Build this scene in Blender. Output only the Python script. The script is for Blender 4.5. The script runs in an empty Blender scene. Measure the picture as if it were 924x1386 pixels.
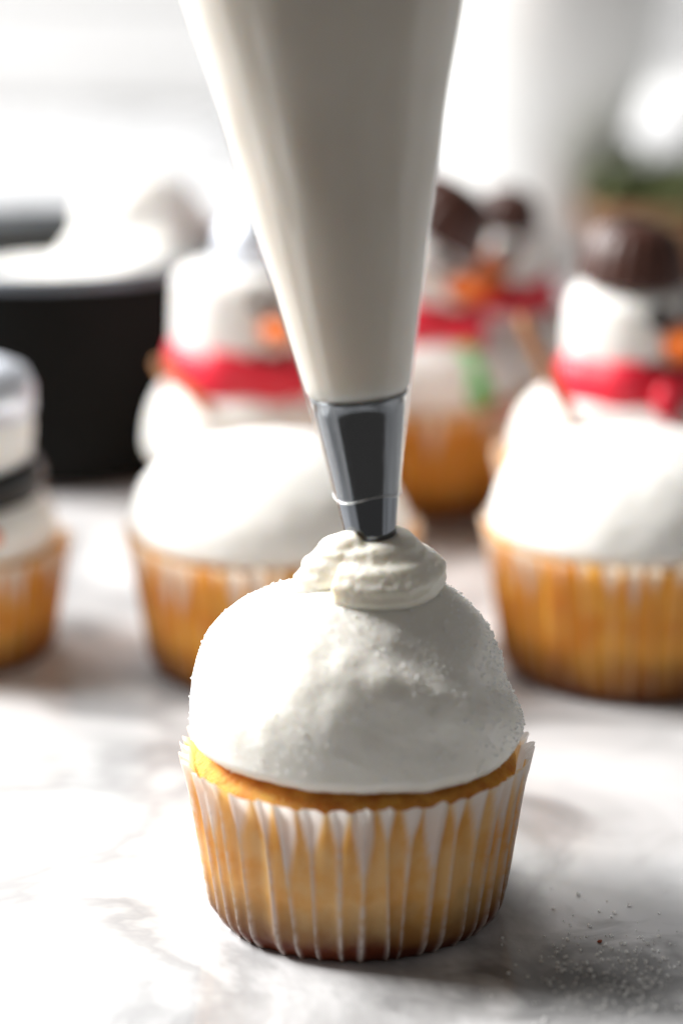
import bpy, math, random
from mathutils import Vector, Matrix, Euler, noise

R = random.Random(7)
PI = math.pi
S = 0.01                                   # everything below is written in centimetres
scene = bpy.context.scene
COL = scene.collection

# ------------------------------------------------------------------ camera, light, exposure
F_PX, PW, PH = 3850.0, 924.0, 1386.0
CAM_H, PITCH = 22.4, math.atan(1103.0 / 3850.0)
cd = bpy.data.cameras.new('camera')
cam = bpy.data.objects.new('camera', cd); COL.objects.link(cam)
cam.location = (0, -52 * S, CAM_H * S)
cam.rotation_euler = (PI / 2 - PITCH, 0, 0)
cd.sensor_fit = 'VERTICAL'; cd.sensor_height = 36; cd.lens = F_PX / PH * 36
cd.clip_start = 0.01; cd.clip_end = 50
cd.dof.use_dof = True
cd.dof.focus_distance = 0.538
cd.dof.aperture_fstop = 5.2
cd.dof.aperture_blades = 0
scene.camera = cam

w = bpy.data.worlds.new('World'); scene.world = w; w.use_nodes = True
w.node_tree.nodes['Background'].inputs[0].default_value = (1.0, 0.95, 0.90, 1)
w.node_tree.nodes['Background'].inputs[1].default_value = 0.15

def area(name, loc, target, sx, sy, power, col=(1, 1, 1)):
    l = bpy.data.lights.new(name, 'AREA'); l.shape = 'RECTANGLE'; l.size = sx * S; l.size_y = sy * S
    l.energy = power; l.color = col
    o = bpy.data.objects.new(name, l); COL.objects.link(o)
    o.location = Vector(loc) * S
    o.rotation_euler = (Vector(target) - Vector(loc)).to_track_quat('-Z', 'Y').to_euler()
    return o
# the window above the low back wall, to the left, and an added key lamp further left, no window there
area('window_light', (-70, 112, 74), (0, 4, 4), 120, 95, 25, (0.98, 0.99, 1.0))
area('added_side_key', (-97, 34, 90), (0, 4, 2), 55, 55, 46, (1.0, 0.985, 0.96))  # added lamp, lights the wall and the cupcake from the left

scene.view_settings.view_transform = 'Standard'
scene.view_settings.look = 'None'
scene.view_settings.exposure = 0.0
scene.view_settings.gamma = 1.0
scene.view_settings.use_curve_mapping = False
scene.render.engine = 'CYCLES'
cy = scene.cycles
cy.use_denoising = True
cy.max_bounces = 12; cy.transparent_max_bounces = 16; cy.transmission_bounces = 8
cy.sample_clamp_indirect = 8.0
cy.caustics_reflective = False; cy.caustics_refractive = False

def at(px, py, z=0.0):
    """where the sight line through a pixel of the photograph meets the height z (cm)"""
    vx, vy, vz = (px - PW / 2) / F_PX, -(py - PH / 2) / F_PX, -1.0
    c, s = math.cos(PI / 2 - PITCH), math.sin(PI / 2 - PITCH)
    d = Vector((vx, vy * c - vz * s, vy * s + vz * c))
    o = Vector((0, -52, CAM_H))
    return o + d * ((z - o.z) / d.z)

# ------------------------------------------------------------------ materials
def new_mat(name):
    m = bpy.data.materials.new(name); m.use_nodes = True
    nt = m.node_tree
    return m, nt, nt.nodes['Principled BSDF']

def mat(name, col, rough=0.5, metal=0.0, sss=0.0, sssr=(1, .7, .5), sscale=0.3, coat=0.0, spec=0.5,
        bump=None, var=None, trans=0.0, ior=1.45):
    """principled material; bump=(scale per m, strength, distance m); var=(scale, second colour)"""
    m, nt, b = new_mat(name)
    N, L = nt.nodes, nt.links
    b.inputs['Base Color'].default_value = (*col, 1)
    b.inputs['Roughness'].default_value = rough
    b.inputs['Metallic'].default_value = metal
    b.inputs['Specular IOR Level'].default_value = spec
    b.inputs['Coat Weight'].default_value = coat
    b.inputs['Coat Roughness'].default_value = 0.08
    b.inputs['Transmission Weight'].default_value = trans
    b.inputs['IOR'].default_value = ior
    if sss:
        b.inputs['Subsurface Weight'].default_value = sss
        b.inputs['Subsurface Radius'].default_value = sssr
        b.inputs['Subsurface Scale'].default_value = sscale * S
    tc = N.new('ShaderNodeTexCoord')
    if var:
        n = N.new('ShaderNodeTexNoise'); n.inputs['Scale'].default_value = var[0]; n.inputs['Detail'].default_value = 5
        L.new(tc.outputs['Object'], n.inputs['Vector'])
        r = N.new('ShaderNodeValToRGB')
        r.color_ramp.elements[0].position = .38; r.color_ramp.elements[1].position = .66
        r.color_ramp.elements[0].color = (*col, 1); r.color_ramp.elements[1].color = (*var[1], 1)
        L.new(n.outputs['Fac'], r.inputs['Fac']); L.new(r.outputs['Color'], b.inputs['Base Color'])
    if bump:
        n = N.new('ShaderNodeTexNoise'); n.inputs['Scale'].default_value = bump[0]; n.inputs['Detail'].default_value = 6
        L.new(tc.outputs['Object'], n.inputs['Vector'])
        bp = N.new('ShaderNodeBump'); bp.inputs['Strength'].default_value = bump[1]; bp.inputs['Distance'].default_value = bump[2]
        L.new(n.outputs['Fac'], bp.inputs['Height']); L.new(bp.outputs['Normal'], b.inputs['Normal'])
    return m

M = {}
M['frosting'] = mat('frosting', (.91, .885, .82), .5, sss=.7, sssr=(1, .85, .65), sscale=.22, bump=(900, .3, .0004))
M['smooth_frosting'] = mat('smooth_frosting', (.83, .82, .79), .5, sss=.6, sssr=(1, .85, .65), sscale=.25, bump=(300, .3, .0004))
M['cream'] = mat('cream', (.90, .86, .76), .45, sss=.6, sssr=(1, .8, .5), sscale=.2, bump=(1400, .35, .0003))
M['filling'] = mat('filling', (.80, .75, .68), .45, sss=1.0, sssr=(1, .82, .65), sscale=.75, var=(60, (.84, .79, .72)))
M['marshmallow'] = mat('marshmallow', (.82, .81, .79), .7, sss=.5, sscale=.3, bump=(700, .3, .0003))
M['cake'] = mat('cake', (.76, .38, .07), .75, sss=.9, sssr=(1, .55, .18), sscale=.8, bump=(650, 1.0, .0012), var=(260, (.56, .20, .028)))
M['chocolate'] = mat('chocolate', (.058, .021, .014), .38, bump=(200, .3, .0006))
M['dark_candy'] = mat('dark_candy', (.02, .014, .012), .35)
M['black_liquorice'] = mat('black_liquorice', (.012, .012, .013), .4)
M['orange_candy'] = mat('orange_candy', (.75, .17, .02), .35, sss=.3, sscale=.2)
M['red_fruit_leather'] = mat('red_fruit_leather', (.74, .022, .05), .4, sss=.15, sssr=(1, .05, .06), sscale=.2)
M['pretzel'] = mat('pretzel', (.30, .105, .025), .4, bump=(500, .5, .0006), var=(300, (.42, .18, .05)))
M['green_candy'] = mat('green_candy', (.05, .42, .06), .3, coat=.5)
M['pale_green_candy'] = mat('pale_green_candy', (.16, .62, .18), .35, coat=.3)
M['yellow_candy'] = mat('yellow_candy', (.75, .42, .02), .3, coat=.5)
M['pot_enamel'] = mat('pot_enamel', (.006, .006, .0055), .6, spec=.06, bump=(900, .15, .0003))
M['pot_inside'] = mat('pot_inside', (.012, .013, .014), .45)
M['pot_rim'] = mat('pot_rim', (.20, .22, .25), .35, metal=.7)
M['steel'] = mat('steel', (.90, .90, .88), .30, metal=.12, bump=(120, .04, .0005))
M['nozzle_steel'] = mat('nozzle_steel', (.15, .16, .175), .09, metal=1.0)
M['ceramic'] = mat('ceramic', (.86, .86, .86), .2, coat=.4)
M['terracotta'] = mat('terracotta', (.22, .10, .05), .8, bump=(300, .4, .0006))
M['leaf'] = mat('leaf', (.15, .18, .08), .45, sss=.2, sscale=.1, var=(150, (.24, .26, .14)))
M['soil'] = mat('soil', (.03, .02, .014), .9, bump=(500, 1, .002))
M['wall_paint'] = mat('wall_paint', (.60, .60, .60), .45, bump=(90, .08, .0006))
M['groove'] = mat('groove', (.45, .45, .45), .7)
M['plastic_edge'] = mat('plastic_edge', (.75, .75, .74), .2, trans=.5)
M['foil'] = mat('foil', (.74, .78, .86), .45, metal=.6, bump=(220, .5, .001))
M['crumb'] = mat('crumb', (.35, .10, .05), .8)
M['sugar'] = mat('sugar', (.97, .97, .96), .05, spec=.6)
def see_through_grain(m, fac, c=(.97, .97, .96)):
    N, L = m.node_tree.nodes, m.node_tree.links
    t = N.new('ShaderNodeBsdfTranslucent'); t.inputs['Color'].default_value = (*c, 1)
    x = N.new('ShaderNodeMixShader'); x.inputs['Fac'].default_value = fac
    L.new(N['Principled BSDF'].outputs[0], x.inputs[1]); L.new(t.outputs[0], x.inputs[2])
    L.new(x.outputs[0], N['Material Output'].inputs['Surface'])
see_through_grain(M['sugar'], .5, (1, 1, 1))
see_through_grain(M['leaf'], .4, (.25, .30, .12))

def marble():
    m, nt, b = new_mat('marble')
    N, L = nt.nodes, nt.links
    tc = N.new('ShaderNodeTexCoord')
    def noise_n(scale, detail, dist=0.0, rough=.55):
        n = N.new('ShaderNodeTexNoise'); n.inputs['Scale'].default_value = scale; n.inputs['Detail'].default_value = detail
        n.inputs['Distortion'].default_value = dist; n.inputs['Roughness'].default_value = rough
        L.new(tc.outputs['Object'], n.inputs['Vector']); return n
    def ramp(src, stops):
        r = N.new('ShaderNodeValToRGB'); e = r.color_ramp.elements
        while len(e) < len(stops): e.new(.5)
        for k, (p, c) in enumerate(stops): e[k].position = p; e[k].color = (c, c, c, 1)
        L.new(src, r.inputs['Fac']); return r.outputs['Color']
    def mul(a, bb):
        x = N.new('ShaderNodeMix'); x.data_type = 'RGBA'; x.blend_type = 'MULTIPLY'; x.inputs['Factor'].default_value = 1
        L.new(a, x.inputs['A']); L.new(bb, x.inputs['B']); return x.outputs['Result']
    cloud = ramp(noise_n(9, 5, .5).outputs['Fac'], [(.34, .54), (.50, .97), (1, 1.0)])
    vein = ramp(noise_n(7, 6, 1.0, .55).outputs['Fac'], [(.455, 1), (.495, .6), (.51, .66), (.55, 1)])
    fine = ramp(noise_n(34, 6, .8, .6).outputs['Fac'], [(.30, .86), (.48, 1), (1, 1)])
    # a darker grey drift of veining across the slab's front right, some cupcake shadow painted in
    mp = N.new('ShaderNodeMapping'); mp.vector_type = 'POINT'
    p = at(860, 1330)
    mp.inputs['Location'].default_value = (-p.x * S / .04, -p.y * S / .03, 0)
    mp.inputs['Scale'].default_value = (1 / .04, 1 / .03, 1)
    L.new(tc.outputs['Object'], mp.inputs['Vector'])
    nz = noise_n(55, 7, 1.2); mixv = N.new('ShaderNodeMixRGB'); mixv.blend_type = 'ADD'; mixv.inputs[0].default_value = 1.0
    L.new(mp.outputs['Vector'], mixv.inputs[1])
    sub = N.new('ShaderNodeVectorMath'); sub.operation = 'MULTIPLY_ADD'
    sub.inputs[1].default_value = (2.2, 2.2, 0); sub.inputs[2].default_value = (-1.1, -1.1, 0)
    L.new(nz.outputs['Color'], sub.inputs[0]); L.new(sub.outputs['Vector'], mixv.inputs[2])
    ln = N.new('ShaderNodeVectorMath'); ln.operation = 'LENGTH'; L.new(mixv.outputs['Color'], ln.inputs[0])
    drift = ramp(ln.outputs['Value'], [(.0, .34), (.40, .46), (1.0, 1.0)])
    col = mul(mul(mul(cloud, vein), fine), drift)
    tint = N.new('ShaderNodeRGB'); tint.outputs[0].default_value = (.70, .705, .72, 1)
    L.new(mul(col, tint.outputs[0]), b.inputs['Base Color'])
    rr = N.new('ShaderNodeMapRange'); L.new(noise_n(60, 4).outputs['Fac'], rr.inputs['Value'])
    rr.inputs['To Min'].default_value = .07; rr.inputs['To Max'].default_value = .15
    L.new(rr.outputs['Result'], b.inputs['Roughness'])
    b.inputs['Specular IOR Level'].default_value = .5
    return m
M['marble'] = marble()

def liner_mat(name, light, dark, brown, paper, crease=1.0):
    """cupcake paper: white and loose at the rim and along the folds, whose lit edges are painted in too, soaked golden below, browned at the foot"""
    m, nt, b = new_mat(name)
    N, L = nt.nodes, nt.links
    def attr(n):
        a = N.new('ShaderNodeAttribute'); a.attribute_name = n; return a.outputs['Fac']
    tc = N.new('ShaderNodeTexCoord')
    def nz(scale, d=4):
        n = N.new('ShaderNodeTexNoise'); n.inputs['Scale'].default_value = scale; n.inputs['Detail'].default_value = d
        L.new(tc.outputs['Object'], n.inputs['Vector']); return n.outputs['Fac']
    def mix(f, a, c):
        x = N.new('ShaderNodeMix'); x.data_type = 'RGBA'
        L.new(f, x.inputs['Factor'])
        for s, v in (('A', a), ('B', c)):
            if isinstance(v, tuple): x.inputs[s].default_value = (*v, 1)
            else: L.new(v, x.inputs[s])
        return x.outputs['Result']
    def mth(op, a, c):
        x = N.new('ShaderNodeMath'); x.operation = op; x.use_clamp = True
        for k, v in ((0, a), (1, c)):
            if isinstance(v, (int, float)): x.inputs[k].default_value = v
            else: L.new(v, x.inputs[k])
        return x.outputs[0]
    def rng(src, a, c, d0=0.0, d1=1.0):
        x = N.new('ShaderNodeMapRange'); L.new(src, x.inputs['Value'])
        x.inputs['From Min'].default_value = a; x.inputs['From Max'].default_value = c
        x.inputs['To Min'].default_value = d0; x.inputs['To Max'].default_value = d1
        return x.outputs['Result']
    gold = mix(rng(nz(120), .40, .62), light, dark)
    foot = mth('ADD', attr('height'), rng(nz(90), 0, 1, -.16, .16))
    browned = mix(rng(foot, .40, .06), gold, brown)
    white = mth('MAXIMUM', attr('loose'), mth('MULTIPLY', attr('fold'), rng(nz(500), .35, .55, .35 * crease, .95 * crease)))  # fold lines whitened: loose paper plus painted light on the ridge
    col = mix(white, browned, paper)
    L.new(col, b.inputs['Base Color'])
    b.inputs['Roughness'].default_value = .42
    b.inputs['Specular IOR Level'].default_value = .45
    bp = N.new('ShaderNodeBump'); bp.inputs['Strength'].default_value = .35; bp.inputs['Distance'].default_value = .0004
    L.new(nz(700), bp.inputs['Height']); L.new(bp.outputs['Normal'], b.inputs['Normal'])
    tr = N.new('ShaderNodeBsdfTranslucent'); L.new(col, tr.inputs['Color'])
    ms = N.new('ShaderNodeMixShader')
    L.new(rng(white, 0, 1, .5, .5), ms.inputs['Fac'])
    L.new(b.outputs[0], ms.inputs[1]); L.new(tr.outputs[0], ms.inputs[2])
    L.new(ms.outputs[0], N['Material Output'].inputs['Surface'])
    return m
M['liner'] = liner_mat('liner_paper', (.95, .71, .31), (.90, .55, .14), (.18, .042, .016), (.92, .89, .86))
M['backlit_liner'] = liner_mat('backlit_liner_paper', (.93, .54, .08), (.86, .40, .035), (.20, .05, .012), (.90, .80, .68), .35)  # amber copy of the liner paper, backlit glow put into its colour

def film_mat():
    m = bpy.data.materials.new('clear_plastic_film'); m.use_nodes = True
    N, L = m.node_tree.nodes, m.node_tree.links
    N.clear()
    out = N.new('ShaderNodeOutputMaterial')
    g = N.new('ShaderNodeBsdfGlossy'); g.inputs['Roughness'].default_value = .12
    t = N.new('ShaderNodeBsdfTransparent'); t.inputs['Color'].default_value = (.97, .97, .96, 1)
    lw = N.new('ShaderNodeLayerWeight'); lw.inputs['Blend'].default_value = .5
    pw = N.new('ShaderNodeMath'); pw.operation = 'POWER'; pw.inputs[1].default_value = 5
    L.new(lw.outputs['Facing'], pw.inputs[0])
    fr = N.new('ShaderNodeMapRange'); fr.inputs['To Min'].default_value = .05; fr.inputs['To Max'].default_value = .8
    L.new(pw.outputs[0], fr.inputs['Value'])
    tc = N.new('ShaderNodeTexCoord'); mp = N.new('ShaderNodeMapping'); mp.inputs['Scale'].default_value = (420, 420, 22)
    n = N.new('ShaderNodeTexNoise'); n.inputs['Scale'].default_value = 1.0; n.inputs['Detail'].default_value = 3
    L.new(tc.outputs['Object'], mp.inputs['Vector']); L.new(mp.outputs['Vector'], n.inputs['Vector'])
    bp = N.new('ShaderNodeBump'); bp.inputs['Strength'].default_value = .4; bp.inputs['Distance'].default_value = .0006
    L.new(n.outputs['Fac'], bp.inputs['Height'])
    L.new(bp.outputs['Normal'], g.inputs['Normal'])
    x = N.new('ShaderNodeMixShader')
    L.new(fr.outputs[0], x.inputs['Fac']); L.new(t.outputs[0], x.inputs[1]); L.new(g.outputs[0], x.inputs[2])
    L.new(x.outputs[0], out.inputs['Surface'])
    return m
M['film'] = film_mat()

# ------------------------------------------------------------------ mesh helpers
class MB:
    def __init__(self): self.v, self.f, self.at = [], [], {}
    def grid(self, rows, closed=True, cap0=False, cap1=False):
        b = len(self.v); n = len(rows[0])
        for r in rows: self.v += [tuple(p) for p in r]
        for i in range(len(rows) - 1):
            for j in range(n if closed else n - 1):
                k = (j + 1) % n
                self.f.append((b + i * n + j, b + i * n + k, b + (i + 1) * n + k, b + (i + 1) * n + j))
        if cap0: self.f.append(tuple(b + j for j in reversed(range(n))))
        if cap1: self.f.append(tuple(b + (len(rows) - 1) * n + j for j in range(n)))
        return self
    def lathe(self, prof, n=48, fn=None, cap0=False, cap1=False):
        rows = []
        for i, (r, z) in enumerate(prof):
            row = []
            for j in range(n):
                a = 2 * PI * j / n
                p = Vector((r * math.cos(a), r * math.sin(a), z))
                row.append(fn(p, a, i / (len(prof) - 1)) if fn else p)
            rows.append(row)
        return self.grid(rows, True, cap0, cap1)
    def tube(self, path, radii, n=12, flat=1.0, cap=True):
        rows = []
        path = [Vector(p) for p in path]
        up = Vector((0, 0, 1))
        for i, p in enumerate(path):
            t = (path[min(i + 1, len(path) - 1)] - path[max(i - 1, 0)]).normalized()
            s = t.cross(up)
            if s.length < 1e-3: s = t.cross(Vector((0, 1, 0)))
            s.normalize(); u = s.cross(t).normalized()
            r = radii[i] if isinstance(radii, (list, tuple)) else radii
            rows.append([p + s * (r * math.cos(2 * PI * j / n)) + u * (r * flat * math.sin(2 * PI * j / n)) for j in range(n)])
        return self.grid(rows, True, cap, cap)
    def ball(self, c, r, n=16, m=10, fn=None):
        rx, ry, rz = r if isinstance(r, (tuple, list)) else (r, r, r)
        c = Vector(c)
        rows = []
        for i in range(m + 1):
            t = -PI / 2 + PI * i / m
            q = max(math.cos(t), .004)
            rows.append([c + Vector((rx * q * math.cos(2 * PI * j / n), ry * q * math.sin(2 * PI * j / n), rz * math.sin(t))) for j in range(n)])
        if fn: rows = [[fn(p) for p in r_] for r_ in rows]
        return self.grid(rows, True, True, True)
    def box(self, lo, hi, bev=0.0):
        x0, y0, z0 = lo; x1, y1, z1 = hi
        b = len(self.v)
        self.v += [(x, y, z) for z in (z0, z1) for y in (y0, y1) for x in (x0, x1)]
        for f in ((0, 2, 3, 1), (4, 5, 7, 6), (0, 1, 5, 4), (2, 6, 7, 3), (0, 4, 6, 2), (1, 3, 7, 5)):
            self.f.append(tuple(b + i for i in f))
        return self
    def mesh(self, name, material, smooth=True, xf=None):
        me = bpy.data.meshes.new(name)
        vs = [Vector(p) for p in self.v]
        if xf: vs = [xf @ p for p in vs]
        me.from_pydata([tuple(p * S) for p in vs], [], self.f)
        me.materials.append(material)
        for k, vals in self.at.items():
            a = me.attributes.new(k, 'FLOAT', 'POINT'); a.data.foreach_set('value', vals)
        if smooth: me.polygons.foreach_set('use_smooth', [True] * len(me.polygons))
        me.update()
        return me
    def build(self, name, material, parent=None, smooth=True, loc=None, xf=None):
        return link(name, self.mesh(name, material, smooth, xf), parent, loc)

def link(name, me, parent=None, loc=None):
    o = bpy.data.objects.new(name, me); COL.objects.link(o)
    if parent: o.parent = parent
    if loc is not None: o.location = Vector(loc) * S
    return o
def thing(name, label, cat, loc=(0, 0, 0), rz=0.0, group=None):
    o = bpy.data.objects.new(name, None); COL.objects.link(o); o.empty_display_size = .01
    o.location = Vector(loc) * S; o.rotation_euler = (0, 0, rz)
    return tag(o, label, cat, group)
def tag(o, label, cat, group=None):
    o['label'] = label; o['category'] = cat
    if group: o['group'] = group
    return o
def copy_tree(o, parent=None):
    c = o.copy(); COL.objects.link(c); c.parent = parent
    for ch in o.children: copy_tree(ch, c)
    return c
def remeshed(mb, name, material, voxel, smooth=6, fn=None):
    """fuse overlapping strokes of frosting into one skin"""
    me = mb.mesh(name + '_strokes', material)
    o = bpy.data.objects.new(name + '_strokes', me); COL.objects.link(o)
    md = o.modifiers.new('r', 'REMESH'); md.mode = 'VOXEL'; md.voxel_size = voxel * S
    sm = o.modifiers.new('s', 'SMOOTH'); sm.factor = .5; sm.iterations = smooth
    dg = bpy.context.evaluated_depsgraph_get()
    out = bpy.data.meshes.new_from_object(o.evaluated_get(dg)); out.name = name
    bpy.data.objects.remove(o); bpy.data.meshes.remove(me)
    if fn:
        for v in out.vertices: v.co = Vector(fn(v.co / S)) * S
    out.materials.clear(); out.materials.append(material)
    out.polygons.foreach_set('use_smooth', [True] * len(out.polygons))
    return out
def fbm(p, k, seed=0.0, oct=3):
    return noise.fractal(Vector(p) * k + Vector((seed, seed * 1.7, -seed)), 1.0, 2.0, oct)

# ------------------------------------------------------------------ setting
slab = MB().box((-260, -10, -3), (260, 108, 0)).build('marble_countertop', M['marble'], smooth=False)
slab['kind'] = 'structure'; slab['label'] = 'white marble countertop with grey veins'
wall = MB().box((-260, 109.2, -3), (260, 113, 19.5)).build('wall', M['groove'], smooth=False)
wall['kind'] = 'structure'; wall['label'] = 'low white boarded wall behind the counter'
zb = 0.02
for k in range(3):
    hgt = 6.1
    b = MB(); e = .18
    pr = [(109.19, zb), (108.3 + e, zb), (108.3, zb + e), (108.3, zb + hgt - e), (108.3 + e, zb + hgt), (109.19, zb + hgt)]
    b.grid([[(x, y, z) for (y, z) in pr] for x in (-259, 259)], True, True, True)
    b.build('board', M['wall_paint'], wall, smooth=False)
    zb += hgt + .25

# ------------------------------------------------------------------ cupcake pieces
NPL, SUB = 43, 10
R_BASE, R_TOP, H_L = 2.84, 3.30, 3.25
def make_liner(seed, material='liner'):
    rr = random.Random(seed)
    n = NPL * SUB
    jit = [rr.uniform(-.22, .22) for _ in range(NPL)]
    tip = [rr.uniform(-.10, .10) for _ in range(NPL)]
    loose = [rr.uniform(-.22, .16) for _ in range(NPL)]
    depth = [rr.uniform(.75, 1.25) for _ in range(NPL)]
    lean = [rr.uniform(-.25, .25) for _ in range(NPL)]
    mb = MB(); rows = []; fold, hg, ls = [], [], []
    levels = [0, .02, .05, .09, .14, .2, .28, .36, .45, .54, .63, .71, .78, .84, .89, .94, 1.0]
    for li, t in enumerate(levels):
        row = []
        for j in range(n):
            k, u = divmod(j, SUB); u /= SUB
            k2 = (k + 1) % NPL
            ph = (k + u + (jit[k] * (1 - u) + jit[k2] * u) + .22 * math.sin(t * 3 + k * 1.7) * .3
                  + (lean[k] * (1 - u) + lean[k2] * u) * (t - .5)) / NPL * 2 * PI
            wv = abs(math.sin(PI * u)) ** .62
            k3 = max(0, min(1, (t - .7) / .3)); k3 = k3 * k3 * (3 - 2 * k3)
            wv = wv * (1 - k3) + k3 * (.5 - .5 * math.cos(2 * PI * u)) ** 1.15
            dpt = depth[k] * (1 - u) + depth[k2] * u
            amp = (.045 + .045 * t + .02 * max(0, t - .62) / .38) * dpt
            r = R_BASE + (R_TOP - R_BASE) * (t ** .95)
            if t < .14: r -= .20 * (1 - t / .14) ** 2
            r += amp * (1 - 2 * wv) + .05 * max(0, t - .8) / .2
            r += .02 * math.sin(3 * ph + seed) + .012 * noise.noise(Vector((ph * 9, t * 5, seed)))
            if t > .9:  # rim tips round over
                r += .012 * math.sin(4 * PI * u + k)
            tp = tip[k] * (1 - u) + tip[k2] * u
            z = H_L * t + (t ** 6) * (tp * .35 + .075 * math.cos(2 * PI * u) + .012 * math.cos(4 * PI * u + k))
            row.append((r * math.cos(ph), r * math.sin(ph), z + .01))
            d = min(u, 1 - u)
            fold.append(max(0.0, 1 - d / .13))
            hg.append(t)
            lo = (loose[k] if u < .5 else loose[k2])
            thr = .83 + lo + .32 * (d / .5) ** 1.2 - .13
            ls.append(min(1, max(0, (t - thr) / .10)))
        rows.append(row)
    mb.grid(rows)
    # closed paper foot
    foot = rows[0]
    b = len(mb.v)
    for q in (.6, .01):
        mb.v += [(x * q, y * q, .01) for (x, y, z) in foot]
    for ring, (a0, b0) in enumerate(((0, b), (b, b + n))):
        for j in range(n):
            k = (j + 1) % n
            mb.f.append((a0 + k, a0 + j, b0 + j, b0 + k))
    fold += [0] * (2 * n); hg += [0] * (2 * n); ls += [0] * (2 * n)
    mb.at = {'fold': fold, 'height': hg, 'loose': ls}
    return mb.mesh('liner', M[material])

def make_cake(seed):
    prof = []
    for i in range(15):
        t = i / 14; z = .05 + 2.95 * t
        r = R_BASE - .17 + (R_TOP - R_BASE) * t
        if t < .12: r -= .2 * (1 - t / .12) ** 2
        prof.append((r, z))
    for i in range(1, 22):                       # the risen crown
        a = i / 21 * PI / 2
        prof.append((max(.02, 3.14 * math.cos(a) ** .9), 3.0 + .75 * math.sin(a)))
    def fn(p, a, t):
        k = .035 * fbm(p, 1.6, seed, 4) + .012 * fbm(p, 6, seed)
        q = p.normalized()
        return p + q * k
    return MB().lathe(prof, 160, fn, True, True).mesh('cake', M['cake'])

def dome_prof(r, z0, c, ex=2.25, n=60, under=.28):
    """bottom lip curling under, then a superellipse to the top"""
    out = [(r * .55, z0 + .05), (r * .8, z0 - .02), (r * .90, z0 - .01), (r * .955, z0 + .06), (r * .985, z0 + .16)]
    zc = z0 + under
    for i in range(n + 1):
        a = i / n * PI / 2
        x = math.cos(a) ** (2 / ex); y = math.sin(a) ** (2 / ex)
        out.append((max(.01, r * x), zc + c * y))
    return out

def swirl(p, a, t, amp=.09, seed=0.0, lump=.05):
    h = p.z - 3.3
    d = amp * math.sin(a - 1.35 * h + seed) + .5 * amp * math.sin(2 * a - 2.2 * h + 1.1 + seed)
    d += lump * fbm(p, .55, 3.1 + seed) + .009 * fbm(p, 2.4, seed)
    q = Vector((p.x, p.y, (p.z - 3.3) * .8)).normalized()
    return p + q * d * min(1, t * 4)

liner_me = [make_liner(3), make_liner(11, 'backlit_liner'), make_liner(23, 'backlit_liner'), make_liner(31, 'backlit_liner')]
cake_me = [make_cake(s) for s in (1.0, 4.0)]

def plain_dome(mb_r, z0, c, seed, material, amp=.07, ex=2.2):
    return MB().lathe(dome_prof(mb_r, z0, c, ex), 128, lambda p, a, t: swirl(p, a, t, amp, seed), True, True).mesh('frosting_dome', material)

# ------------------------------------------------------------------ the cupcake being piped
MAIN = at(481, 1226)
main = thing('cupcake', 'white frosted cupcake in front, sugar on its dome, under the piping nozzle', 'cupcake', MAIN, 0.35)
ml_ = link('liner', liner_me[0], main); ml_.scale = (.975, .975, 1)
mc_ = link('cake', cake_me[0], main); mc_.scale = (.975, .975, 1)
def main_fn(p, a, t):
    q = swirl(p, a, t, .09, .9, .13)
    lip = max(0, min(1, (4.3 - p.z) / .9))
    q.z += lip * (.07 * math.sin(2 * a + .6) + .05 * fbm((math.cos(a) * 3, math.sin(a) * 3, 0), 1.0, 3) + .015 * fbm(p, 5, 1))
    n = Vector((p.x, p.y, (p.z - 3.3) * .8)).normalized()
    # scraped diagonal ridge that winds across the front
    s = a - (-PI / 2 + .1) + (p.z - 5.0) * .75
    s = (s + PI) % (2 * PI) - PI
    w_ = max(0, min(1, (p.z - 3.6) / 1.0)) * max(0, min(1, (6.6 - p.z) / .8))
    q += n * (.13 * math.exp(-(s / .4) ** 2) - .12 * math.exp(-((s - .75) / .5) ** 2)) * w_
    rough = max(0, fbm(p, .8, 7.7)) * .006 * fbm(p, 6, 2.0, 3)
    sweep = .022 * fbm((s * 2.6, p.z * .25, 0), 1.0, 4, 3) + .008 * fbm((s * 9, p.z * .5, 0), 1.0, 6, 2)   # strokes of the spatula
    return q + n * (rough + sweep * min(1, t * 4) + .004 * fbm(p, 11, 5, 2))
dome = MB().lathe(dome_prof(3.14, 3.42, 2.98, 2.12, n=150), 400, main_fn, True, True)
dome_obj = dome.build('frosting_dome', M['frosting'], main)
# the lick of frosting being piped on top: one rope laid in a tightening spiral
rope = MB(); path = []; rad = []
NP_ = 110
for i in range(NP_ + 1):
    t = i / NP_
    a = -2.2 + 2 * PI * 1.75 * t
    r = .78 * (1 - .72 * t ** 1.3)
    path.append((r * math.cos(a), r * math.sin(a) * .95, .36 + .62 * t ** 1.1))
    rad.append(.50 - .10 * t)
rope.tube(path, rad, 24)
rope.ball((0, 0, .35), (.85, .85, .45), 32, 16)
rope.tube([(-1.1, -.1, .0), (-.82, -.2, .42), (-.48, -.3, .86), (-.18, -.3, 1.12)], [.34, .44, .42, .30], 20)   # the fold on the lit side
def lick_fn(p):
    p = Vector(p); a = math.atan2(p.y, p.x); r = math.hypot(p.x, p.y)
    d = .012 * math.sin((p.z - .10 * a) * 22 + 2 * fbm(p, 1.5, 8)) * min(1, r / .4) +   .03 * fbm(p, 1.6, 2) + .012 * fbm(p, 9, 5)
    return p + Vector((math.cos(a), math.sin(a), .3)) * d
lick = remeshed(rope, 'frosting_swirl', M['cream'], .035, 4, lick_fn)
LOFF = Vector((.32, -.12, 6.32))
mrot = Matrix.Rotation(-0.35, 4, 'Z')
lo = link('frosting_swirl', lick, main); lo.location = (mrot @ LOFF) * S; lo.rotation_euler = (0, .05, -.35); lo.scale = (1.12, 1.12, 1.02)

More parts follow.
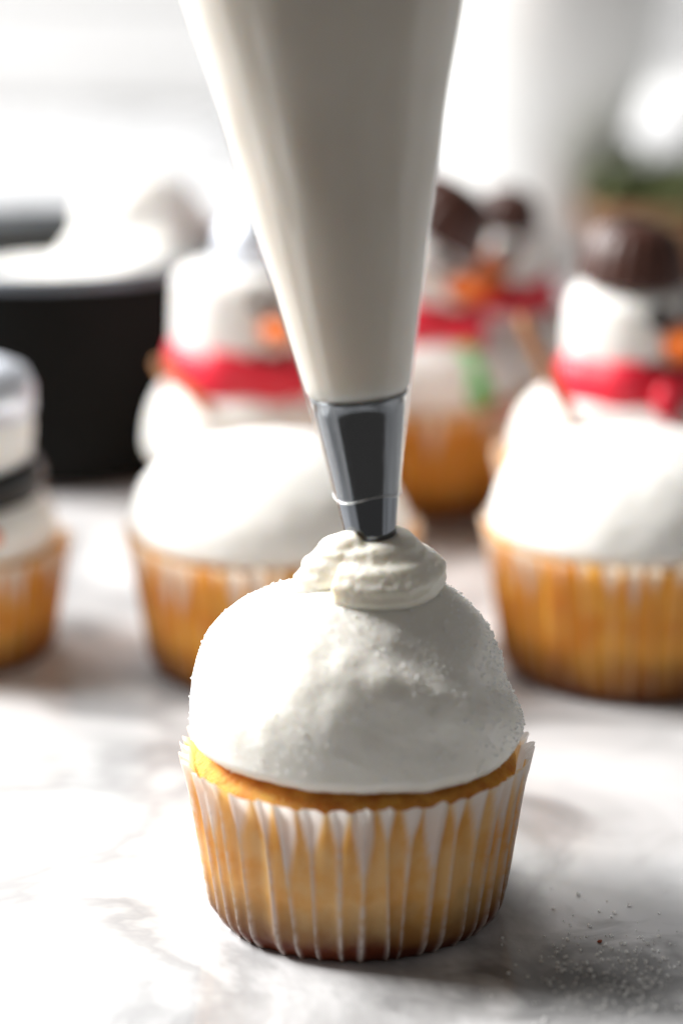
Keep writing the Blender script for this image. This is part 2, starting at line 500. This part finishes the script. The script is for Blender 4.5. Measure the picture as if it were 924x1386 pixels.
# sugar clinging to the dome
sug = MB()
def crystal(mb, c, s, rr):
    m = Euler((rr.uniform(0, 6), rr.uniform(0, 6), rr.uniform(0, 6))).to_matrix()
    b = len(mb.v); k = (s * rr.uniform(.6, 1), s * rr.uniform(.6, 1), s * rr.uniform(.7, 1.2))
    for z in (-1, 1):
        for y in (-1, 1):
            for x in (-1, 1): mb.v.append(tuple(c + m @ Vector((x * k[0] / 2, y * k[1] / 2, z * k[2] / 2))))
    for f in ((0, 2, 3, 1), (4, 5, 7, 6), (0, 1, 5, 4), (2, 6, 7, 3), (0, 4, 6, 2), (1, 3, 7, 5)): mb.f.append(tuple(b + i for i in f))
rr = random.Random(5)
dv = dome.v; nring = 400; nrow = len(dv) // nring
cnt = 0
while cnt < 6000:
    i = rr.randrange(3, nrow - 1); j = rr.randrange(nring)
    p = Vector(dv[i * nring + j])
    if rr.random() > math.hypot(p.x, p.y) / 3.2: continue
    wa = math.cos(2 * PI * j / nring - .1 + .35)                      # thicker round the right side and the top
    dens = .05 + .65 * max(0, wa) + .35 * max(0, fbm(p, 1.1, 9))
    if rr.random() > dens: continue
    nrm = Vector((p.x, p.y, (p.z - 3.3) * .9)).normalized()
    s = rr.choice((.014, .018, .022, .036)) * rr.uniform(.7, 1.2)
    crystal(sug, p + nrm * s * rr.uniform(.1, .45) + Vector((rr.uniform(-.02, .02),) * 3), s, rr); cnt += 1
so = sug.build('sugar_coating', M['sugar'], main, smooth=False); so['kind'] = 'stuff'

# ------------------------------------------------------------------ piping bag
# axis: tip just above the lick, leaning a little to the left going up
TIP = at(502, 735, 7.35); TIP = MAIN + Vector((.30, -.16, 7.18))
AX = Vector((-.088, .02, 1)).normalized()
bag = thing('piping_bag', 'clear piping bag full of cream frosting, metal nozzle pointing down at the cupcake', 'piping bag', TIP)
qrot = AX.to_track_quat('Z', 'Y').to_matrix().to_4x4()
# nozzle: bevelled mouth, tapered steel cone
def noz(p, a, t): return p + Vector((0, 0, -.10 * math.cos(a + .3) * (1 - t) ** 6))
nz = MB()
nz.lathe([(.33, .02), (.36, 0), (.40, .0), (.42, .03)] + [(.42 + (.88 - .42) * k / 14, .03 + 2.92 * k / 14) for k in range(1, 15)] +
         [(.90, 2.97), (.90, 3.02), (.86, 3.02), (.84, 2.97), (.33, .05)], 96, noz)
nz.build('nozzle', M['nozzle_steel'], bag, xf=qrot)
def bagr(z):
    pts = [(0, .46), (1.15, .585), (2.95, .955), (5.2, 1.40), (7.9, 1.90), (10.6, 2.53), (13.5, 3.10), (17, 3.7)]
    for (z0, r0), (z1, r1) in zip(pts, pts[1:]):
        if z <= z1: return r0 + (r1 - r0) * (z - z0) / (z1 - z0)
    return pts[-1][1]
def bag_fn(p, a, t):
    z = p.z
    w_ = min(1, max(0, (z - 3.0) / 4))
    d = w_ * (.05 * math.cos(2 * a + .3 * z) + .07 * fbm((math.cos(a) * 2, math.sin(a) * 2, z * .22), 1.0, 2))
    return Vector((p.x, p.y, 0)).normalized() * (math.hypot(p.x, p.y) * (1 + d * .5)) + Vector((0, 0, z))
zs = [2.9 + (17 - 2.9) * k / 60 for k in range(61)]
def smooth_r(z): return sum(bagr(z + d) for d in (-.8, -.4, 0, .4, .8)) / 5
fil = MB().lathe([(.3, 2.98)] + [(smooth_r(z) - .035 if z > 3.0 else .87, max(z, 3.03)) for z in zs] + [(.1, 17.6)], 96, bag_fn, True, True)
fil.build('frosting_filling', M['filling'], bag, xf=qrot)
flm = MB(); zf = [1.13 + (17.2 - 1.13) * k / 80 for k in range(81)]
def film_fn(p, a, t):
    q = bag_fn(p, a, t)
    w_ = 1.0 if p.z > 3 else .55
    seam = .05 * math.exp(-(((a + .50 + PI) % (2 * PI) - PI) / .05) ** 2) + .035 * math.exp(-(((a + .22 + PI) % (2 * PI) - PI) / .035) ** 2)
    rim = 0.05 * math.sin(a * 3) * (1 if t == 0 else 0)
    return q + Vector((p.x, p.y, 0)).normalized() * (seam + .003 * math.sin(a * 9 + p.z) * w_) + Vector((0, 0, rim))
flm.lathe([(max(smooth_r(z) if z > 3.2 else bagr(z), .42 + .46 * (z - .03) / 2.92 + .02) + .008, z) for z in zf], 192, film_fn)
flm.build('plastic_bag', M['film'], bag, xf=qrot)
edge_ = [((.46 + .165 * (1.13 / 2.95) + .045) * math.cos(q_), (.46 + .165 * (1.13 / 2.95) + .045) * math.sin(q_), 1.13 + .05 * math.sin(3 * q_)) for q_ in [2 * PI * k / 96 for k in range(97)]]
edge_ = [(x * .628 / math.hypot(x, y), y * .628 / math.hypot(x, y), z) for x, y, z in edge_]
MB().tube(edge_, .009, 8).build('cut_edge', M['plastic_edge'], bag, xf=qrot)
# smear of frosting round the mouth of the nozzle
sm = MB().lathe([(.34, -.16), (.47, -.08), (.50, .03), (.47, .12), (.445, .16)], 64,
                lambda p, a, t: p + Vector((0, 0, (.10 * math.sin(a + 2.2) + .05 * math.sin(3 * a)) * t)), True)
sm.build('frosting_smear', M['cream'], bag, xf=qrot)

# ------------------------------------------------------------------ plain frosted cupcakes behind
plain_me = plain_dome(3.22, 3.15, 2.15, .4, M['smooth_frosting'], .07, 2.0)
plain_me2 = MB().lathe(dome_prof(3.24, 3.12, 2.05, 1.95), 128, lambda p, a, t: swirl(p, a, t, .06, 2.6, .07), True, True).mesh('frosting_dome', M['smooth_frosting'])
def cupcake(label, loc, rz, li, dome_me, sc=1.0, group=None):
    o = thing('cupcake', label, 'cupcake', loc, rz, group); o.scale = (sc,) * 3
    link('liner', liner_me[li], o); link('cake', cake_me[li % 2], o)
    if dome_me: link('frosting_dome', dome_me, o)
    return o
G = 'frosted cupcakes waiting behind'
cupcake('plain white frosted cupcake at the left, directly before the orange nosed snowman by the pot', at(370, 897), 1.0, 1, plain_me, 1.03, G)
cupcake('plain white frosted cupcake at the right edge, before the snowman with yellow button', at(856, 900), 2.4, 2, plain_me2, 1.08, G)

# ------------------------------------------------------------------ snowman cupcakes
SG = 'snowman cupcakes standing behind'
snow_dome = plain_dome(3.05, 3.2, 1.95, 2.2, M['smooth_frosting'], .05, 2.3)
def head_me(r, h):
    pr = []
    n = 8; e = .85
    pr += [(.02, 0)] + [(r - e + e * math.sin(k / n * PI / 2), e - e * math.cos(k / n * PI / 2)) for k in range(n + 1)]
    pr += [(r + .06, h * .5)]
    pr += [(r - e + e * math.cos(k / n * PI / 2), h - e + e * math.sin(k / n * PI / 2)) for k in range(n + 1)] + [(.02, h + .03)]
    return MB().lathe(pr, 64, lambda p, a, t: p + Vector((p.x, p.y, 0)) * .03 * fbm(p, .6, r * 7), True, True).mesh('marshmallow_head', M['marshmallow'])
def hat_me():
    mb = MB(); n = 60
    def fn(p, a, t):
        k = 1 + (.022 * math.cos(20 * a) if .1 < t < .85 else 0)
        return Vector((p.x * k, p.y * k, p.z))
    pr = [(.02, 0), (1.22, 0), (1.30, .08), (1.28, .2), (1.16, .8), (1.05, 1.15), (.86, 1.42), (.55, 1.58), (.25, 1.63), (.02, 1.64)]
    return mb.lathe(pr, 120, fn, True, True).mesh('hat', M['chocolate'])
HAT = hat_me()
def lens_me(name, r, material): return MB().ball((0, 0, 0), (r, r, r * .55), 20, 10).mesh(name, material)
def stick(name, a, b, r, parent, material):
    a, b = Vector(a), Vector(b); d = (b - a)
    side = d.cross(Vector((0, 0, 1))).normalized() * .05
    pts = [a + d * (k / 8) + side * math.sin(k / 8 * PI * 2) for k in range(9)]
    return MB().tube(pts, [r * .75] + [r] * 7 + [r * .75], 12).build(name, material, parent)

def snowman(label, loc, yaw, li, hr=1.65, hh=2.9, sc=1.0, dome=True, hat=None, nose_s=1.0, scarf='red_fruit_leather', tail=True, tail_x=0.0, domes=1.0, dz=1.0, lean=0.0, nose=True):
    """yaw: which way it faces; 0 looks at the camera, positive turns to the right in the picture"""
    o = thing('snowman_cupcake', label, 'snowman cupcake', loc, yaw, SG); o.scale = (sc,) * 3
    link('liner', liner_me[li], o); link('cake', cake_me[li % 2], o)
    d = link('frosting_dome', snow_dome, o); d.scale = (domes, domes, dz); d.location.z = 3.2 * (1 - dz) * S
    zh = 3.1 + 1.95 * dz
    h = link('marshmallow_head', head_me(hr, hh), o, (0, 0, zh)); h.rotation_euler = (0, lean, 0)
    if hat:
        q = link('hat', HAT, o, hat[0]); q.rotation_euler = hat[1]; q.scale = (hat[2], hat[2], hat[2] * .85)
    if nose:
        nm = MB().lathe([(.02, -.1), (.44, -.1), (.48, .05), (.40, .35), (.22, .8), (.04, 1.05)], 20, None, True, True).mesh('nose', M['orange_candy'])
        n_ = link('nose', nm, h, (0, -hr - .02, hh * .52)); n_.rotation_euler = (PI / 2 + .1, 0, 0); n_.scale = (nose_s,) * 3
    e = lens_me('eye', .27, M['dark_candy'])
    for s in (-1, 1):
        q = link('eye', e, h, (s * .55, -math.sqrt(hr * hr - .55 ** 2) - .02, hh * .76)); q.rotation_euler = (PI / 2, 0, s * .35); q.scale = (nose_s,) * 3
    e2 = lens_me('mouth', .21, M['dark_candy'])
    for k in range(-2, 3):
        x = k * .33
        q = link('mouth', e2, h, (x, -math.sqrt(hr * hr - x * x) - .01, hh * .22 + .06 * k * k)); q.rotation_euler = (PI / 2, 0, k * .2); q.scale = (nose_s,) * 3
    # fruit-leather scarf: a flattened ring round the neck, and one tail hanging down the front
    sm_ = M[scarf]
    ring = MB()
    ring.lathe([(hr - .10, -.55), (hr + .24, -.72), (hr + .38, -.25), (hr + .30, .2), (hr + .14, .62), (hr - .08, .60)], 72,
               lambda p, a, t: p + Vector((0, 0, .12 * math.sin(2 * a + 1) + .05 * math.sin(5 * a))) + Vector((p.x, p.y, 0)) * .02 * math.sin(7 * a))
    sc_ = ring.build('scarf', sm_, o, loc=(0, 0, zh + .12)); sc_.scale = (1, 1, .75 if scarf == 'black_liquorice' else 1.35 if sc > .8 else 1.75)
    if tail:
        ang = math.asin(max(-.9, min(.9, tail_x / (hr + .4))))
        MB().ball(((hr + .42) * math.sin(ang), -(hr + .42) * math.cos(ang), -.05), (.5, .34, .42), 20, 12, lambda p: Vector(p) + Vector((1, 1, 1)) * .06 * fbm(p, 2.0, 3)).build('scarf_knot', sm_, sc_)
    if tail:
        tl = MB(); rows = []
        for k in range(9):
            t = k / 8
            x = tail_x + .2 * t; z = .1 - 1.75 * t
            yy = min(.99, max(0, (z + zh + .12 - 3.4) / (1.95 * dz))); r_ = max(hr + .36, 3.05 * domes * (1 - yy ** 2.3) ** (1 / 2.3) + .12)
            y = -math.sqrt(max(.1, r_ * r_ - x * x))
            wd = .40
            rows.append([(x - wd, y - .05, z), (x + wd, y + .12, z), (x + wd, y + .20, z), (x - wd, y + .04, z)])
        tl.grid(rows, True, True, True).build('scarf_tail', sm_, sc_)
    return o, zh

def world_stick(o, a, b, r_):
    """a pretzel stick arm, its ends given as offsets from the foot of the snowman (cm)"""
    m = Matrix.Rotation(-o.rotation_euler.z, 3, 'Z')
    k = 1 / o.scale.x
    return stick('arm', m @ Vector(a) * k, m @ Vector(b) * k, r_ * k, o, M['pretzel'])
P1 = at(330, 718)
s1, zh = snowman('orange nosed snowman cupcake beside the black pot, silver foil cap on its head', P1, .52, 2, hr=2.6, hh=4.25, sc=.70, domes=1.25, dz=1.75, tail_x=1.0, nose_s=1.35)
world_stick(s1, (-2.2, -1.2, 5.1), (-.8, -2.5, 3.95), .17)
tp_ = MB().lathe([(.02, 0), (.62, 0), (.70, .1), (.72, .5), (.66, 1.0), (.45, 1.28), (.02, 1.36)], 40, None, True, True)
tpo = tp_.build('hat', M['foil'], s1, loc=(.3, -.1, zh + 4.15)); tpo.rotation_euler = (0, .12, 0); tpo.scale = (1.9, 1.9, 1.6)

P2 = at(562, 676)
s2, zh = snowman('snowman cupcake behind the piping bag, tilted chocolate hat, green candy buttons', P2, .75, 1,
                 hat=((.30, -.30, 5.05 + 2.75), (Matrix.Rotation(-.75, 3, 'Z') @ Matrix.Rotation(.55, 3, 'Y')).to_euler(), 1.2))
b_ = lens_me('button', .44, M['green_candy']); b2_ = lens_me('button', .30, M['pale_green_candy'])
for k, (me_, r_, z_) in enumerate(((b_, 2.95, 3.75), (b2_, 2.72, 4.35), (b2_, 2.35, 4.85))):
    a_ = -PI / 2 - .12
    q = link('button', me_, s2, (r_ * math.cos(a_), r_ * math.sin(a_), z_)); q.rotation_euler = (PI / 2 - .5 - .25 * k, 0, 0)
P3 = at(678, 640)
s3, zh = snowman('farthest snowman cupcake, smallest head, small chocolate hat, between two bigger hatted snowmen', P3, -.5, 3, hr=1.25, hh=2.55, nose_s=1.3, hat=((0, 0, 5.05 + 2.5), (.1, .15, .3), .78), tail=False)
P4 = at(842, 776)
s4, zh = snowman('snowman cupcake at the right with upright chocolate hat and yellow candy button', P4, .72, 3, nose_s=1.2,
                 hat=((0, 0, 5.05 + 2.86), (0.05, .06, 0), 1.12), tail_x=-.6)
world_stick(s4, (-2.95, -1.9, 7.4), (-1.55, -2.35, 4.55), .18)
q = link('button', lens_me('button', .45, M['yellow_candy']), s4, (.35, -2.65, 4.6)); q.rotation_euler = (PI / 2 - .6, 0, 0)
q = link('button', lens_me('button', .45, M['yellow_candy']), s4, (.35, -2.95, 3.8)); q.rotation_euler = (PI / 2 - .3, 0, 0)
P5 = at(-64, 880)
s5, zh = snowman('snowman cupcake with silver foil cap and black liquorice scarf, cut off by the left edge', P5, -.6, 1, hr=2.45, hh=2.95, sc=.86,
                 scarf='black_liquorice', tail=False)
cap5 = MB().lathe([(2.46, -.75), (2.53, -.8), (2.54, -.1), (2.35, .35), (1.7, .62), (.8, .72), (.02, .74)], 64, lambda p, a, t: p * (1 + .012 * math.sin(9 * a) * (1 - t)), False, True)
cap5.build('hat', M['foil'], s5, loc=(0, 0, zh + 2.72))
q = link('button', lens_me('button', .25, M['orange_candy']), s5, (2.75, -1.2, 4.1)); q.rotation_euler = (PI / 2 - .4, 0, 1.2)

# ------------------------------------------------------------------ pot and its frosting
PP = at(78, 608)
pot = thing('pot', 'black cooking pot with dull metal rim at the left', 'pot', PP)
RP, HP = 5.9, 6.6
MB().lathe([(.02, .02), (RP - 1.1, .02), (RP - .55, .2), (RP - .2, .8), (RP, 2.2), (RP + .02, HP - .25)], 128, None, True).build('pot_body', M['pot_enamel'], pot)
MB().lathe([(RP - .35, HP - .22), (RP - .4, 2.2), (RP - .6, 1.0), (RP - 1.2, .5), (.02, .45)], 128, None).build('inner_wall', M['pot_inside'], pot)
MB().lathe([(RP - .36, HP - .3), (RP - .36, HP), (RP - .30, HP + .05), (RP + .08, HP + .03), (RP + .13, HP - .05), (RP + .10, HP - .25), (RP + .0, HP - .3)], 128).build('pot_rim', M['pot_rim'], pot)
for s in (-1, 1):
    hpts = [(s * (RP - .05), -1.0, HP - 1.2), (s * (RP + 1.0), -.9, HP - 1.1), (s * (RP + 1.3), 0, HP - 1.1), (s * (RP + 1.0), .9, HP - 1.1), (s * (RP - .05), 1.0, HP - 1.2)]
    MB().tube(hpts, [.3, .28, .28, .28, .3], 12).build('handle', M['pot_enamel'], pot)
def mound_fn(p): 
    p = Vector(p); return p + p.normalized() * (.35 * fbm(p, .35, 4) + .12 * fbm(p, 1.1, 2))
mnd = MB()
mnd.ball((2.7, -.2, HP - 1.1), (2.6, 3.3, 1.6), 48, 24, mound_fn)
mnd.ball((2.7, .6, HP + .3), (2.0, 2.2, 1.9), 48, 24, mound_fn)
mnd.ball((3.2, .4, HP - .1), (1.9, 2.2, 1.7), 40, 20, mound_fn)
mnd.ball((0, 0, HP - 3.2), (5.2, 5.2, 2.4), 48, 24)
me_ = remeshed(mnd, 'frosting_mound', M['smooth_frosting'], .12, 8)
mo = link('frosting_mound', me_, None, PP); tag(mo, 'mound of white frosting heaped in the black pot', 'frosting')

# ------------------------------------------------------------------ far back: mixer bowl, cup for the highlight, plant
PB = at(708, 363)
bowl = thing('mixing_bowl', 'tall pale satin mixing bowl far back behind the piping bag', 'bowl', PB)
sc_b = 1.0
bp_ = [(.02, .02), (4.4, .02), (4.6, .3), (4.3, .9), (4.5, 1.5), (5.6, 3.0), (7.4, 5.2), (8.9, 7.6), (9.7, 9.8), (9.95, 12), (10.0, 15.6), (10.25, 15.8), (10.2, 16.1),
       (9.85, 15.9), (9.75, 12), (9.5, 9.9), (8.7, 7.8), (7.2, 5.5), (5.4, 3.4), (.02, 2.2)]
MB().lathe([(r_ * .545, z_) for r_, z_ in bp_], 128).build('bowl_body', M['steel'], bowl)

PJ = at(918, 218)
cup = thing('cup', 'white round ceramic cup standing in for a bright highlight at the right edge, beside the steel bowl', 'cup', PJ)  # added as a white shape for a blurred highlight
MB().lathe([(.02, .0), (1.3, .0), (1.45, .18), (1.5, .3), (2.5, .95), (3.1, 1.9), (3.25, 2.9), (3.15, 3.7), (3.05, 3.85), (2.95, 3.7), (3.02, 2.9), (2.9, 2.0), (2.3, 1.1), (.02, .6)], 96, None, True, True).build('cup_body', M['ceramic'], cup)
MB().tube([(3.0, .2, 3.3), (4.0, .2, 3.4), (4.5, .2, 2.5), (4.0, .2, 1.6), (2.9, .2, 1.6)], [.26, .28, .28, .28, .26], 14).build('handle', M['ceramic'], cup)

PL = at(884, 388)
plant = thing('potted_herb', 'small leafy herb in a brown pot behind the right chocolate hat', 'plant', PL); plant.scale = (1.25, 1.25, 1.15)
MB().lathe([(.02, 0), (1.7, 0), (2.2, 2.2), (2.45, 2.2), (2.45, 2.9), (2.2, 2.9), (2.1, 2.4), (.02, 2.4)], 64, None, True, True).build('plant_pot', M['terracotta'], plant)
MB().lathe([(2.12, 2.5), (.02, 2.62)], 40).build('soil', M['soil'], plant)
rl = random.Random(12)
st = MB()
leaf = MB()
rows = []
for k in range(7):
    t = k / 6; wd = .42 * math.sin(PI * min(.97, t * .92 + .06)) ** .8
    x = t * 1.6
    rows.append([(x, -wd, -.5 * t * t), (x, 0, -.5 * t * t - .09 * wd), (x, wd, -.5 * t * t)])
leaf.grid(rows, closed=False)
leaf_me = leaf.mesh('leaf', M['leaf'])
leaves = []
for k in range(18):
    a = rl.uniform(0, 6.28); t_ = rl.uniform(.4, 2.2); hz = rl.uniform(.5, 2.2)
    e = Vector((math.cos(a) * t_, math.sin(a) * t_, 2.5 + hz))
    st.tube([(math.cos(a) * .3, math.sin(a) * .3, 2.4), e * .5 + Vector((0, 0, 1.2)), e], [.09, .08, .05], 8)
    for j in range(8):
        f = rl.uniform(.35, 1)
        p = Vector((e.x * f, e.y * f, 2.5 + hz * f))
        q = link('leaf', leaf_me, plant, p)
        q.rotation_euler = (rl.uniform(-.5, .5), rl.uniform(-.7, .5), rl.uniform(0, 6.28)); q.scale = (rl.uniform(.7, 1.2),) * 3
st.build('stem', M['leaf'], plant)

# ------------------------------------------------------------------ sugar spilt on the marble, a crumb
spill = MB(); rs = random.Random(21)
for k in range(420):
    if k < 230: px, py = rs.gauss(845, 50), rs.gauss(1330, 28)
    elif k < 370: px, py = rs.gauss(815, 62), rs.gauss(1312, 40)
    else: px, py = rs.uniform(640, 924), rs.uniform(1230, 1384)
    p = at(px, py)
    if (p - MAIN).length < 3.1: continue
    s = rs.choice((.022, .03, .04, .055)) * rs.uniform(.7, 1.2)
    crystal(spill, Vector((p.x, p.y, s * .45)), s, rs)
so = spill.build('spilt_sugar', M['sugar'], None, smooth=False); so['kind'] = 'stuff'; so['label'] = 'sugar crystals spilt on the marble at the lower right'
p = at(811, 1276)
cr = MB().ball((0, 0, .03), (.05, .04, .035), 10, 6, lambda q: Vector(q) * (1 + .3 * noise.noise(Vector(q) * 30))).build('crumb', M['crumb'], None, loc=p)
tag(cr, 'tiny reddish crumb lying among the spilt sugar', 'crumb')
